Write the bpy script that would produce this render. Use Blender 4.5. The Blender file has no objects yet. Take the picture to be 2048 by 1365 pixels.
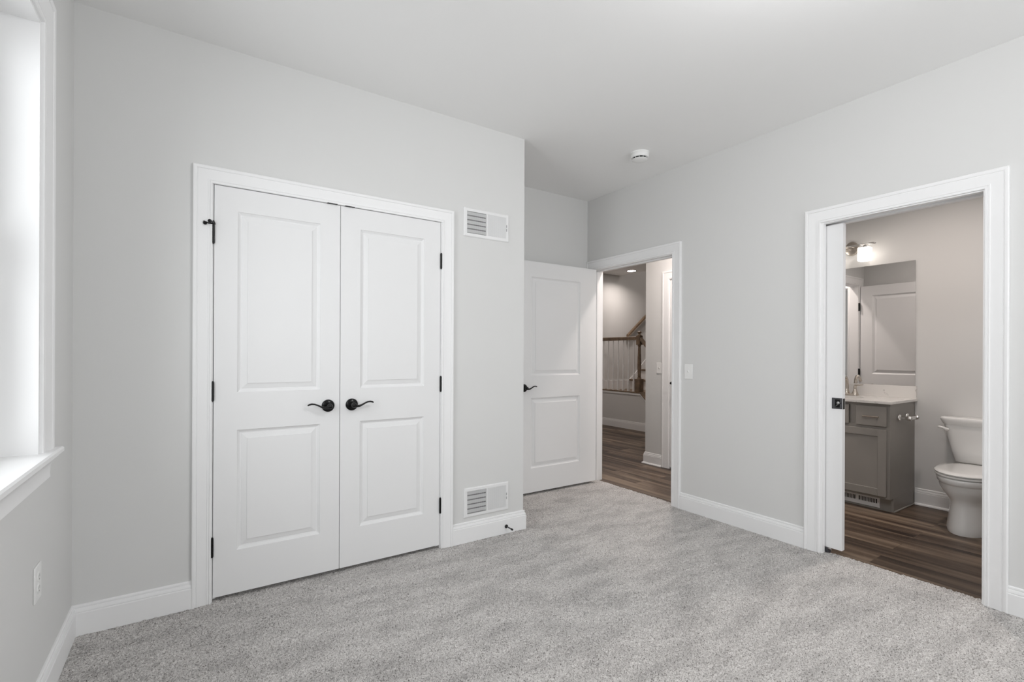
import bpy, bmesh, math, random
import numpy as np
from mathutils import Vector, Matrix

sc = bpy.context.scene
C = sc.collection
PI = math.pi
R = math.radians
random.seed(4)

# ------------------------------------------------------------------ camera
F_PX, CY = 966.09, 709.06
cam_d = bpy.data.cameras.new('camera')
cam_d.sensor_width = 36.0
cam_d.lens = F_PX / 2048 * 36.0
cam_d.shift_y = (CY - 682.5) / 2048
cam_d.clip_start = 0.02
cam = bpy.data.objects.new('camera', cam_d)
C.objects.link(cam)
yaw, roll = R(56.372), R(0.25)
fw = Vector((math.cos(yaw), math.sin(yaw), 0))
rt = Vector((math.sin(yaw), -math.cos(yaw), 0))
up = Vector((0, 0, 1))
rt2 = rt * math.cos(roll) + up * math.sin(roll)
up2 = up * math.cos(roll) - rt * math.sin(roll)
m = Matrix((rt2, up2, -fw)).transposed().to_4x4()
m.translation = Vector((0, 0, 1.2267))
cam.matrix_world = m
sc.camera = cam

# ------------------------------------------------------------------ world, exposure
w = bpy.data.worlds.new('overcast_sky')
sc.world = w
w.use_nodes = True
wn = w.node_tree
bg = wn.nodes['Background']
bg.inputs['Color'].default_value = (0.94, 0.975, 1.0, 1)      # even white overcast
bg.inputs['Strength'].default_value = 0.70

vs = sc.view_settings
vs.view_transform = 'Standard'
vs.look = 'None'
vs.gamma = 1.0
vs.use_curve_mapping = False
vs.exposure = 0.08
cy = sc.cycles
cy.max_bounces = 12
cy.diffuse_bounces = 8
cy.glossy_bounces = 5
cy.sample_clamp_indirect = 6.0
cy.caustics_reflective = False
cy.caustics_refractive = False


def area_light(name, loc, aim, sx, sy, watt, col=(1, 1, 1), spread=180):
    d = bpy.data.lights.new(name, 'AREA')
    d.shape = 'RECTANGLE'
    d.size, d.size_y = sx, sy
    d.energy = watt
    d.color = col
    d.spread = R(spread)
    o = bpy.data.objects.new(name, d)
    C.objects.link(o)
    o.location = loc
    o.rotation_euler = Vector(aim).to_track_quat('-Z', 'Y').to_euler()
    return o


# daylight at the side window; lamps at the unseen back windows added as fill
area_light('daylight_side_window', (-0.70, 1.72, 1.74), (1, 0.14, -0.12), 0.95, 2.0, 19.5, (0.96, 0.985, 1.0), 125)
area_light('added_back_window_fill', (0.55, -1.62, 1.35), (0, 1, -0.02), 1.2, 1.9, 11.5, (0.965, 0.985, 1.0))
area_light('added_back_window_fill', (2.35, -1.62, 1.35), (0, 1, -0.02), 1.2, 1.9, 32, (0.965, 0.985, 1.0))

# ------------------------------------------------------------------ key dimensions
XL, XR, YC, YD, XC, H = -0.424, 3.262, 2.785, 3.565, 1.951, 2.74
YB = -1.35                       # wall behind the camera
XR2 = 3.385                      # far face of the right wall
XW = 5.045                       # bathroom mirror wall
YBH0, YBH1 = 2.475, 2.56         # wall between bathroom and hall
XH = 4.33                        # hall wall across from the bedroom door
ZF = -0.008                      # plank floor level
HEAD = 2.045                     # door head height


# ------------------------------------------------------------------ materials
def nodes(name):
    mt = bpy.data.materials.new(name)
    mt.use_nodes = True
    return mt, mt.node_tree.nodes, mt.node_tree.links, mt.node_tree.nodes['Principled BSDF']


def mat(name, col, rough=0.5, metal=0.0, spec=0.5, bump=0.0, bscale=200, vary=0.0, vscale=3, coat=0.0):
    mt, N, L, b = nodes(name)
    b.inputs['Base Color'].default_value = (*col, 1)
    b.inputs['Roughness'].default_value = rough
    b.inputs['Metallic'].default_value = metal
    b.inputs['Specular IOR Level'].default_value = spec
    b.inputs['Coat Weight'].default_value = coat
    tc = N.new('ShaderNodeTexCoord')
    if bump > 0:
        n = N.new('ShaderNodeTexNoise')
        n.inputs['Scale'].default_value = bscale
        n.inputs['Detail'].default_value = 3
        L.new(tc.outputs['Object'], n.inputs['Vector'])
        bp = N.new('ShaderNodeBump')
        bp.inputs['Strength'].default_value = bump
        bp.inputs['Distance'].default_value = 0.001
        L.new(n.outputs['Fac'], bp.inputs['Height'])
        L.new(bp.outputs['Normal'], b.inputs['Normal'])
    if vary > 0:
        n = N.new('ShaderNodeTexNoise')
        n.inputs['Scale'].default_value = vscale
        n.inputs['Detail'].default_value = 4
        L.new(tc.outputs['Object'], n.inputs['Vector'])
        cr = N.new('ShaderNodeValToRGB')
        cr.color_ramp.elements[0].position = 0.3
        cr.color_ramp.elements[1].position = 0.7
        cr.color_ramp.elements[0].color = (*[c * (1 - vary) for c in col], 1)
        cr.color_ramp.elements[1].color = (*[min(1, c * (1 + vary)) for c in col], 1)
        L.new(n.outputs['Fac'], cr.inputs['Fac'])
        L.new(cr.outputs['Color'], b.inputs['Base Color'])
    return mt


def plank_mat(name, c1, c2, cd):
    """planks running along y, grain streaks along y"""
    mt, N, L, b = nodes(name)
    tc = N.new('ShaderNodeTexCoord')
    sp = N.new('ShaderNodeSeparateXYZ')
    L.new(tc.outputs['Object'], sp.inputs[0])
    cb = N.new('ShaderNodeCombineXYZ')
    L.new(sp.outputs['Y'], cb.inputs['X'])
    L.new(sp.outputs['X'], cb.inputs['Y'])
    br = N.new('ShaderNodeTexBrick')
    br.inputs['Scale'].default_value = 1.0
    br.inputs['Brick Width'].default_value = 1.22
    br.inputs['Row Height'].default_value = 0.178
    br.inputs['Mortar Size'].default_value = 0.0012
    br.inputs['Mortar Smooth'].default_value = 0.1
    br.offset = 0.37
    br.inputs['Color1'].default_value = (0, 0, 0, 1)
    br.inputs['Color2'].default_value = (1, 1, 1, 1)
    br.inputs['Mortar'].default_value = (0.5, 0.5, 0.5, 1)
    L.new(cb.outputs[0], br.inputs['Vector'])
    # offset the grain per plank
    ad = N.new('ShaderNodeVectorMath'); ad.operation = 'ADD'
    sc_ = N.new('ShaderNodeVectorMath'); sc_.operation = 'SCALE'
    sc_.inputs['Scale'].default_value = 7.3
    L.new(br.outputs['Color'], sc_.inputs[0])
    L.new(tc.outputs['Object'], ad.inputs[0])
    L.new(sc_.outputs[0], ad.inputs[1])
    mp = N.new('ShaderNodeMapping')
    mp.inputs['Scale'].default_value = (13, 0.6, 1)
    L.new(ad.outputs[0], mp.inputs['Vector'])
    n1 = N.new('ShaderNodeTexNoise')
    n1.inputs['Scale'].default_value = 1.0
    n1.inputs['Detail'].default_value = 6
    n1.inputs['Roughness'].default_value = 0.55
    n1.inputs['Distortion'].default_value = 0.6
    L.new(mp.outputs[0], n1.inputs['Vector'])
    mp2 = N.new('ShaderNodeMapping')
    mp2.inputs['Scale'].default_value = (7, 0.7, 1)
    L.new(ad.outputs[0], mp2.inputs['Vector'])
    n2 = N.new('ShaderNodeTexNoise')
    n2.inputs['Scale'].default_value = 1.0
    n2.inputs['Detail'].default_value = 3
    L.new(mp2.outputs[0], n2.inputs['Vector'])
    mx = N.new('ShaderNodeMath'); mx.operation = 'ADD'
    L.new(n1.outputs['Fac'], mx.inputs[0]); L.new(n2.outputs['Fac'], mx.inputs[1])
    m2 = N.new('ShaderNodeMath'); m2.operation = 'MULTIPLY_ADD'
    bw = N.new('ShaderNodeRGBToBW')
    L.new(br.outputs['Color'], bw.inputs[0])
    L.new(bw.outputs[0], m2.inputs[0]); m2.inputs[1].default_value = 0.22
    L.new(mx.outputs[0], m2.inputs[2])
    cr = N.new('ShaderNodeValToRGB')
    e = cr.color_ramp.elements
    e[0].position = 0.12; e[0].color = (*cd, 1)
    e[1].position = 0.92; e[1].color = (*c2, 1)
    k = e.new(0.48); k.color = (*c1, 1)
    hf = N.new('ShaderNodeMapRange')
    hf.inputs['From Min'].default_value = 0.80; hf.inputs['From Max'].default_value = 1.42
    L.new(m2.outputs[0], hf.inputs['Value'])
    L.new(hf.outputs[0], cr.inputs['Fac'])
    mo = N.new('ShaderNodeMix'); mo.data_type = 'RGBA'; mo.blend_type = 'MULTIPLY'
    mo.inputs['Factor'].default_value = 1.0
    inv = N.new('ShaderNodeMapRange')
    inv.inputs['From Min'].default_value = 0; inv.inputs['From Max'].default_value = 1
    inv.inputs['To Min'].default_value = 1; inv.inputs['To Max'].default_value = 0.65
    L.new(br.outputs['Fac'], inv.inputs['Value'])
    L.new(cr.outputs['Color'], mo.inputs['A'])
    L.new(inv.outputs[0], mo.inputs['B'])
    L.new(mo.outputs['Result'], b.inputs['Base Color'])
    b.inputs['Roughness'].default_value = 0.42
    b.inputs['Specular IOR Level'].default_value = 0.35
    bp = N.new('ShaderNodeBump')
    bp.inputs['Strength'].default_value = 0.15
    bp.inputs['Distance'].default_value = 0.001
    L.new(n1.outputs['Fac'], bp.inputs['Height'])
    L.new(bp.outputs['Normal'], b.inputs['Normal'])
    return mt


def carpet_mat():
    mt, N, L, b = nodes('carpet')
    tc = N.new('ShaderNodeTexCoord')
    n = N.new('ShaderNodeTexNoise')
    n.inputs['Scale'].default_value = 195
    n.inputs['Detail'].default_value = 2
    n.inputs['Roughness'].default_value = 0.7
    L.new(tc.outputs['Object'], n.inputs['Vector'])
    cr = N.new('ShaderNodeValToRGB')
    e = cr.color_ramp.elements
    e[0].position = 0.32; e[0].color = (0.13, 0.115, 0.105, 1)
    e[1].position = 0.68; e[1].color = (0.74, 0.715, 0.695, 1)
    k = e.new(0.45); k.color = (0.50, 0.48, 0.465, 1)
    L.new(n.outputs['Fac'], cr.inputs['Fac'])
    mp = N.new('ShaderNodeMapping')
    mp.inputs['Rotation'].default_value = (0, 0, R(20))
    mp.inputs['Scale'].default_value = (3.2, 9.0, 1)
    L.new(tc.outputs['Object'], mp.inputs['Vector'])
    n2 = N.new('ShaderNodeTexNoise')
    n2.inputs['Scale'].default_value = 1.0
    n2.inputs['Detail'].default_value = 5
    n2.inputs['Roughness'].default_value = 0.6
    L.new(mp.outputs[0], n2.inputs['Vector'])
    mr = N.new('ShaderNodeMapRange')
    mr.inputs['From Min'].default_value = 0.36
    mr.inputs['From Max'].default_value = 0.58
    mr.inputs['To Min'].default_value = 0.80
    mr.inputs['To Max'].default_value = 1.03
    L.new(n2.outputs['Fac'], mr.inputs['Value'])
    mx = N.new('ShaderNodeMix'); mx.data_type = 'RGBA'; mx.blend_type = 'MULTIPLY'
    mx.inputs['Factor'].default_value = 1.0
    L.new(cr.outputs['Color'], mx.inputs['A'])
    L.new(mr.outputs[0], mx.inputs['B'])
    L.new(mx.outputs['Result'], b.inputs['Base Color'])
    b.inputs['Roughness'].default_value = 1.0
    b.inputs['Specular IOR Level'].default_value = 0.1
    b.inputs['Sheen Weight'].default_value = 0.15
    bp = N.new('ShaderNodeBump')
    bp.inputs['Strength'].default_value = 0.6
    bp.inputs['Distance'].default_value = 0.003
    L.new(n.outputs['Fac'], bp.inputs['Height'])
    L.new(bp.outputs['Normal'], b.inputs['Normal'])
    return mt


def quartz_mat():
    mt, N, L, b = nodes('white_quartz')
    tc = N.new('ShaderNodeTexCoord')
    n = N.new('ShaderNodeTexNoise')
    n.inputs['Scale'].default_value = 5
    n.inputs['Detail'].default_value = 4
    n.inputs['Distortion'].default_value = 1.2
    L.new(tc.outputs['Object'], n.inputs['Vector'])
    cr = N.new('ShaderNodeValToRGB')
    e = cr.color_ramp.elements
    e[0].position = 0.0; e[0].color = (0.80, 0.78, 0.76, 1)
    e[1].position = 1.0; e[1].color = (0.80, 0.78, 0.76, 1)
    for p, c in ((0.595, 0.78), (0.603, 0.42), (0.612, 0.78)):
        k = e.new(p); k.color = (c, c * 0.98, c * 0.95, 1)
    L.new(n.outputs['Fac'], cr.inputs['Fac'])
    L.new(cr.outputs['Color'], b.inputs['Base Color'])
    b.inputs['Roughness'].default_value = 0.2
    return mt


def emit_mat(name, col, strength):
    mt, N, L, b = nodes(name)
    b.inputs['Base Color'].default_value = (0.9, 0.9, 0.9, 1)
    b.inputs['Emission Color'].default_value = (*col, 1)
    b.inputs['Emission Strength'].default_value = strength
    return mt


M = {}
M['wall'] = mat('wall_paint', (0.685, 0.685, 0.678), 0.85, spec=0.25, bump=0.12, bscale=350)
M['ceiling'] = mat('ceiling_paint', (0.85, 0.85, 0.845), 0.95, spec=0.15, bump=0.12, bscale=350)
M['trim'] = mat('white_trim_paint', (0.85, 0.85, 0.852), 0.5, spec=0.35, bump=0.03, bscale=60)
M['door'] = mat('white_door_paint', (0.80, 0.80, 0.802), 0.62, spec=0.25, bump=0.05, bscale=90)
M['plate'] = mat('white_plastic', (0.84, 0.84, 0.83), 0.3, spec=0.5, bump=0.02)
M['black'] = mat('black_metal', (0.004, 0.004, 0.004), 0.24, spec=0.3, bump=0.04, bscale=400)
M['blackdull'] = mat('dull_black_metal', (0.05, 0.05, 0.055), 0.42, spec=0.5, bump=0.05, bscale=400)
M['dark'] = mat('painted_hole_shade', (0.015, 0.015, 0.015), 0.9, spec=0.1, bump=0.1)  # dark colour painted for shade inside slots, the pull recess and openings
M['duct'] = mat('painted_duct_shade', (0.07, 0.07, 0.07), 0.8, spec=0.2, bump=0.1)  # dark grey painted as the shade inside the wall registers
M['rubber'] = mat('black_rubber', (0.01, 0.01, 0.01), 0.7, bump=0.1)
M['vent'] = mat('white_enamel_metal', (0.80, 0.80, 0.80), 0.4, spec=0.5, bump=0.02)
M['floor'] = plank_mat('brown_plank', (0.096, 0.066, 0.046), (0.225, 0.168, 0.120), (0.030, 0.019, 0.013))
M['carpet'] = carpet_mat()
M['quartz'] = quartz_mat()
M['cab'] = mat('grey_cabinet_paint', (0.30, 0.284, 0.262), 0.4, spec=0.45, bump=0.04, bscale=80)
M['nickel'] = mat('brushed_nickel', (0.60, 0.55, 0.49), 0.25, metal=1.0, bump=0.05, bscale=300)
M['chrome'] = mat('polished_chrome', (0.86, 0.85, 0.84), 0.08, metal=1.0, bump=0.01)
M['porcelain'] = mat('white_porcelain', (0.82, 0.82, 0.81), 0.08, spec=0.6, bump=0.005, bscale=5, coat=0.3)
M['mirror'] = mat('mirror_glass', (0.9, 0.9, 0.9), 0.005, metal=1.0, bump=0.001, bscale=1)
M['wood'] = mat('stained_oak', (0.185, 0.130, 0.085), 0.4, spec=0.4, bump=0.2, bscale=40, vary=0.3, vscale=14)
M['shade'] = emit_mat('lit_opal_glass', (1.0, 0.92, 0.83), 2.9)
M['led'] = emit_mat('lit_led_lens', (1.0, 0.93, 0.86), 25)
M['dome'] = emit_mat('added_dome_glow', (1.0, 0.98, 0.95), 4)  # glow of the unseen dome added to light the bedroom
M['steel'] = mat('galvanised_steel', (0.5, 0.5, 0.5), 0.4, metal=1.0, bump=0.05)
gm, gN, gL, gb = nodes('window_glass')
gt = gN.new('ShaderNodeBsdfTransparent'); gg = gN.new('ShaderNodeBsdfGlossy'); gx = gN.new('ShaderNodeMixShader')
gx.inputs[0].default_value = 0.06
gg.inputs['Roughness'].default_value = 0.0
gL.new(gt.outputs[0], gx.inputs[1]); gL.new(gg.outputs[0], gx.inputs[2])
gL.new(gx.outputs[0], gN['Material Output'].inputs['Surface'])
M['glass'] = gm


# ------------------------------------------------------------------ mesh builder
class MB:
    def __init__(self, T=None):
        self.v, self.f, self.T = [], [], T

    def add(self, vs, fs):
        b = len(self.v)
        for p in vs:
            p = Vector(p)
            self.v.append(self.T @ p if self.T else p)
        for f in fs:
            self.f.append([b + i for i in f])
        return self

    def box(self, x0, x1, y0, y1, z0, z1):
        x0, x1 = sorted((x0, x1)); y0, y1 = sorted((y0, y1)); z0, z1 = sorted((z0, z1))
        vs = [(x, y, z) for z in (z0, z1) for y in (y0, y1) for x in (x0, x1)]
        return self.add(vs, [(0, 2, 3, 1), (4, 5, 7, 6), (0, 1, 5, 4), (2, 6, 7, 3), (0, 4, 6, 2), (1, 3, 7, 5)])

    def rings(self, rings, closed=True, cap=True):
        """loft a list of equal-length point rings"""
        n = len(rings[0])
        vs = [p for r in rings for p in r]
        fs = []
        for i in range(len(rings) - 1):
            for j in range(n if closed else n - 1):
                k = (j + 1) % n
                fs.append((i * n + j, i * n + k, (i + 1) * n + k, (i + 1) * n + j))
        if cap:
            fs.append(tuple(range(n - 1, -1, -1)))
            fs.append(tuple((len(rings) - 1) * n + j for j in range(n)))
        return self.add(vs, fs)

    def tube(self, pts, rad, n=12, sy=1.0, cap=True, upv=(0, 0, 1)):
        pts = [Vector(p) for p in pts]
        if not hasattr(rad, '__len__'):
            rad = [rad] * len(pts)
        rr = []
        for i, p in enumerate(pts):
            d = (pts[min(i + 1, len(pts) - 1)] - pts[max(i - 1, 0)]).normalized()
            u = Vector(upv)
            if abs(d.dot(u)) > 0.97:
                u = Vector((1, 0, 0)) if abs(d.x) < 0.9 else Vector((0, 1, 0))
            a = d.cross(u).normalized(); b = a.cross(d).normalized()
            r = rad[i]
            ra, rb = (r if hasattr(r, '__len__') else (r, r * sy))
            rr.append([p + a * ra * math.cos(t) + b * rb * math.sin(t) for t in [2 * PI * k / n for k in range(n)]])
        return self.rings(rr, True, cap)

    def lathe(self, prof, axis_o=(0, 0, 0), axis=(0, 0, 1), n=28, cap=True):
        """prof: (radius, height along axis)"""
        A = Vector(axis).normalized()
        u = Vector((1, 0, 0)) if abs(A.x) < 0.9 else Vector((0, 1, 0))
        a = A.cross(u).normalized(); b = A.cross(a).normalized()
        O = Vector(axis_o)
        rr = [[O + A * h + (a * math.cos(t) + b * math.sin(t)) * r for t in [2 * PI * k / n for k in range(n)]] for r, h in prof]
        return self.rings(rr, True, cap)

    def sweep(self, path, prof, z0=0.0):
        """profile (offset to the left of the path, height) swept along a 2D floor path with mitres"""
        n = len(path)
        rr = []
        for i, p in enumerate(path):
            p = Vector(p)
            d0 = (p - Vector(path[i - 1])).normalized() if i else None
            d1 = (Vector(path[i + 1]) - p).normalized() if i < n - 1 else None
            n0 = Vector((-d0.y, d0.x)) if d0 else None
            n1 = Vector((-d1.y, d1.x)) if d1 else None
            if n0 and n1:
                mm = (n0 + n1).normalized(); mm = mm / mm.dot(n0)
            else:
                mm = n0 or n1
            rr.append([(p.x + mm.x * o, p.y + mm.y * o, z0 + h) for o, h in prof])
        return self.rings(rr, True, True)

    def casing(self, u0, u1, z0, zt, prof, bottom=False):
        """door casing round an opening in local (u, n, z); prof = (offset from inner edge, thickness)"""
        n = len(prof)
        if bottom:
            path = lambda o: [(u0 - o, z0 - o), (u0 - o, zt + o), (u1 + o, zt + o), (u1 + o, z0 - o)]
        else:
            path = lambda o: [(u0 - o, z0), (u0 - o, zt + o), (u1 + o, zt + o), (u1 + o, z0)]
        pp = [path(o) for o, t in prof]
        rr = [[(pp[j][i][0], prof[j][1], pp[j][i][1]) for j in range(n)] for i in range(4)]
        return self.rings(rr, True, True)

    def build(self, name, material, parent=None, smooth=True, bevel=0.0, seg=2, ang=35):
        me = bpy.data.meshes.new(name)
        me.from_pydata([tuple(p) for p in self.v], [], self.f)
        bm = bmesh.new(); bm.from_mesh(me)
        bmesh.ops.recalc_face_normals(bm, faces=bm.faces)
        bm.to_mesh(me); bm.free()
        me.materials.append(material)
        o = bpy.data.objects.new(name, me)
        C.objects.link(o)
        if bevel > 0:
            md = o.modifiers.new('bevel', 'BEVEL')
            md.width = bevel; md.segments = seg; md.limit_method = 'ANGLE'; md.angle_limit = R(30)
            md.harden_normals = False
        if smooth:
            for p in me.polygons:
                p.use_smooth = True
            me.set_sharp_from_angle(angle=R(ang))
        if parent is not None:
            o.parent = parent
            o.matrix_parent_inverse = PINV.get(parent.name, Matrix.Identity(4))
        return o


PINV = {}


def empty(name, loc, label, cat=None, kind=None, group=None):
    o = bpy.data.objects.new(name, None)
    C.objects.link(o)
    o.location = loc
    o.empty_display_size = 0.05
    PINV[o.name] = Matrix.Translation(loc).inverted()
    return tag(o, label, cat, kind, group)


def sub(o):
    """let a mesh part carry its own children in world coordinates"""
    PINV[o.name] = Matrix.Identity(4)
    return o


def tag(o, label=None, cat=None, kind=None, group=None):
    if label: o['label'] = label
    if cat: o['category'] = cat
    if kind: o['kind'] = kind
    if group: o['group'] = group
    return o


def struct(name, mb, m, label, cat, **k):
    return tag(mb.build(name, m, **k), label, cat, 'structure')


def frame(origin, u, n):
    """local (u, n, z) -> world; u along the wall, n out of the wall"""
    u, n = Vector(u), Vector(n)
    mt = Matrix.Identity(4)
    mt.col[0][:3] = u; mt.col[1][:3] = n; mt.col[2][:3] = (0, 0, 1); mt.col[3][:3] = origin
    return mt


CAS = [(0.0, 0.0), (0.0, 0.0075), (0.002, 0.0105), (0.0095, 0.0115), (0.0105, 0.0080), (0.0130, 0.0080),
       (0.0145, 0.0108), (0.0200, 0.0115), (0.0210, 0.0092), (0.0235, 0.0095), (0.040, 0.0110), (0.060, 0.0148), (0.066, 0.0155), (0.0675, 0.0132), (0.0695, 0.0132),
       (0.0710, 0.0165), (0.0750, 0.0182), (0.0835, 0.0187), (0.088, 0.0165), (0.088, 0.0)]
BASE = [(0.0, 0.0), (0.0160, 0.0), (0.0160, 0.0960), (0.0145, 0.0985), (0.0112, 0.0990), (0.0112, 0.1010), (0.0140, 0.1030),
        (0.0135, 0.1080), (0.0100, 0.1165), (0.0065, 0.1175), (0.0065, 0.1200), (0.0088, 0.1220), (0.0080, 0.1285), (0.0045, 0.1320), (0.0, 0.1320)]
BASEL = [(o, h) for o, h in BASE]
SHOE = [(0.0, 0.0), (0.030, 0.0), (0.029, 0.007), (0.024, 0.013), (0.015, 0.016), (0.0, 0.016)]

# ------------------------------------------------------------------ floor and ceiling
# carpet: real tufted relief on a fine grid
def carpet():
    x0, x1, y0, y1 = XL, 3.322, YB, YD
    st = 0.0055
    def axis(a, b, fine0, fine1, coarse=0.04):
        s = list(np.arange(a, fine0, coarse)) + list(np.arange(fine0, fine1, st)) + list(np.arange(fine1, b, coarse)) + [b]
        return np.array(sorted(set(np.round(s, 5))))
    xs = axis(x0, x1, x0, x1 - 0.001)
    ys = axis(y0, y1, 0.55, y1 - 0.001)
    rng = np.random.default_rng(3)
    X, Y = np.meshgrid(xs, ys)
    ny, nx = X.shape
    X = X + rng.normal(0, 0.0013, X.shape); Y = Y + rng.normal(0, 0.0013, Y.shape)
    X[:, 0] = x0; X[:, -1] = x1 + rng.normal(0, 0.0012, ny); Y[0] = y0; Y[-1] = y1
    Z = rng.random((ny, nx)) ** 1.6 * -0.0095
    g = rng.random((ny, nx)); g = (g + np.roll(g, 1, 0) + np.roll(g, 1, 1) + np.roll(g, (1, 1), (0, 1))) / 4
    Z += (g - 0.5) * 0.006
    Z += 0.0030
    co = np.stack([X, Y, Z], -1).reshape(-1, 3)
    i = np.arange((ny - 1) * (nx - 1)); r, c = i // (nx - 1), i % (nx - 1)
    a = r * nx + c
    q = np.stack([a, a + 1, a + nx + 1, a + nx], -1)
    nv, nq = len(co), len(q)
    # skirt underneath so the carpet is a slab
    me = bpy.data.meshes.new('floor')
    me.vertices.add(nv + 4)
    base = np.array([[x0, y0, -0.02], [x1, y0, -0.02], [x1, y1, -0.02], [x0, y1, -0.02]])
    me.vertices.foreach_set('co', np.concatenate([co, base]).ravel().astype(np.float32))
    loops = q.ravel()
    extra = [nv, nv + 3, nv + 2, nv + 1]
    me.loops.add(len(loops) + 4)
    me.loops.foreach_set('vertex_index', np.concatenate([loops, extra]).astype(np.int32))
    me.polygons.add(nq + 1)
    me.polygons.foreach_set('loop_start', (np.arange(nq + 1) * 4).astype(np.int32))
    me.polygons.foreach_set('use_smooth', np.ones(nq + 1, dtype=bool))
    me.update(calc_edges=True)
    me.materials.append(M['carpet'])
    o = bpy.data.objects.new('floor', me)
    C.objects.link(o)
    return tag(o, 'greige speckled cut pile bedroom carpet', 'carpet', 'structure')


carpet()
struct('floor_bathroom', MB().box(3.300, XW + .1, 0.3, YBH1, -0.06, ZF), M['floor'], 'dark brown plank floor of the bathroom', 'floor', smooth=False)
struct('floor_hall', MB().box(3.300, 8.65, YBH1, 6.6, -0.06, ZF), M['floor'], 'dark brown plank floor of the hallway', 'floor', smooth=False)
struct('ceiling', MB().box(XL - .3, XR + .06, YB - .2, YD + .1, H, H + .1), M['ceiling'], 'flat white painted bedroom ceiling', 'ceiling', smooth=False)
struct('ceiling_bathroom', MB().box(XR + .06, XW + .1, 0.2, YBH1 - .04, H, H + .1), M['ceiling'], 'flat white ceiling over the bathroom', 'ceiling', smooth=False)
struct('ceiling_hall', MB().box(XR + .06, 6.841, YBH1 - .04, 6.66, H, H + .1), M['ceiling'], 'flat white ceiling over the hallway and stairs', 'ceiling', smooth=False)

# ------------------------------------------------------------------ bedroom walls
WY0, WY1, WZ0, WZ1 = 1.30, 2.24, 0.862, 2.345      # side window hole
mb = MB()
t0 = XL - 0.16
mb.box(t0, XL, YB - .15, WY0, -.02, H); mb.box(t0, XL, WY1, YC + .115, -.02, H)
mb.box(t0, XL, WY0, WY1, -.02, WZ0); mb.box(t0, XL, WY0, WY1, WZ1, H)
struct('wall_left', mb, M['wall'], 'pale grey window wall with a white cased window', 'wall', smooth=False)

D1, D2, D3 = 0.094, 0.6963, 1.3076
CH = 2.060                                            # closet opening head
mb = MB()
mb.box(XL, D1 - .021, YC, YC + .115, -.02, H); mb.box(D3 + .021, XC, YC, YC + .115, -.02, H)
mb.box(D1 - .021, D3 + .021, YC, YC + .115, CH + .018, H)
struct('wall_closet', mb, M['wall'], 'pale grey wall holding the closet double doors', 'wall', smooth=False)
struct('wall_closet_side', MB().box(XC - .115, XC, YC + .115, YD, -.02, H), M['wall'],
       'pale grey side of the closet facing the entry nook', 'wall', smooth=False)
struct('wall_alcove', MB().box(XL - .16, XR2, YD, YD + .1, -.02, H), M['wall'],
       'pale grey wall at the back of the entry nook behind the open door', 'wall', smooth=False)

BY0, BY1 = 0.700, 1.425                               # bathroom opening
HY0, HY1 = 2.556, 3.478                               # bedroom door opening
PK = 2.16                                             # end of the pocket
mb = MB()
J = 0.018
mb.box(XR, XR2, YB - .15, BY0 - J, -.02, H)
mb.box(XR, XR2, BY0 - J, PK, HEAD + .045, H)
mb.box(XR, XR + .030, BY1 + J, PK, -.02, HEAD + .045)
mb.box(XR2 - .030, XR2, BY1 + J, PK, -.02, HEAD + .045)
mb.box(XR, XR2, PK, HY0 - J, -.02, H)
mb.box(XR, XR2, HY0 - J, HY1 + J, HEAD + J, H)
mb.box(XR, XR2, HY1 + J, YD, -.02, H)
struct('wall_right', mb, M['wall'], 'pale grey wall with the bathroom doorway and the bedroom doorway', 'wall', smooth=False)

# wall behind the camera, with two unseen window holes added for soft light
BW = ((-0.05, 1.15), (1.75, 2.95))
mb = MB()
xs = [XL - .16, BW[0][0], BW[0][1], BW[1][0], BW[1][1], XR2]
for i in range(0, 5):
    if i in (1, 3):
        mb.box(xs[i], xs[i + 1], YB - .15, YB, -.02, 0.43); mb.box(xs[i], xs[i + 1], YB - .15, YB, 2.35, H)
    else:
        mb.box(xs[i], xs[i + 1], YB - .15, YB, -.02, H)
struct('wall_back', mb, M['wall'], 'pale grey wall opposite the closet with two added windows', 'wall', smooth=False)


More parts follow.
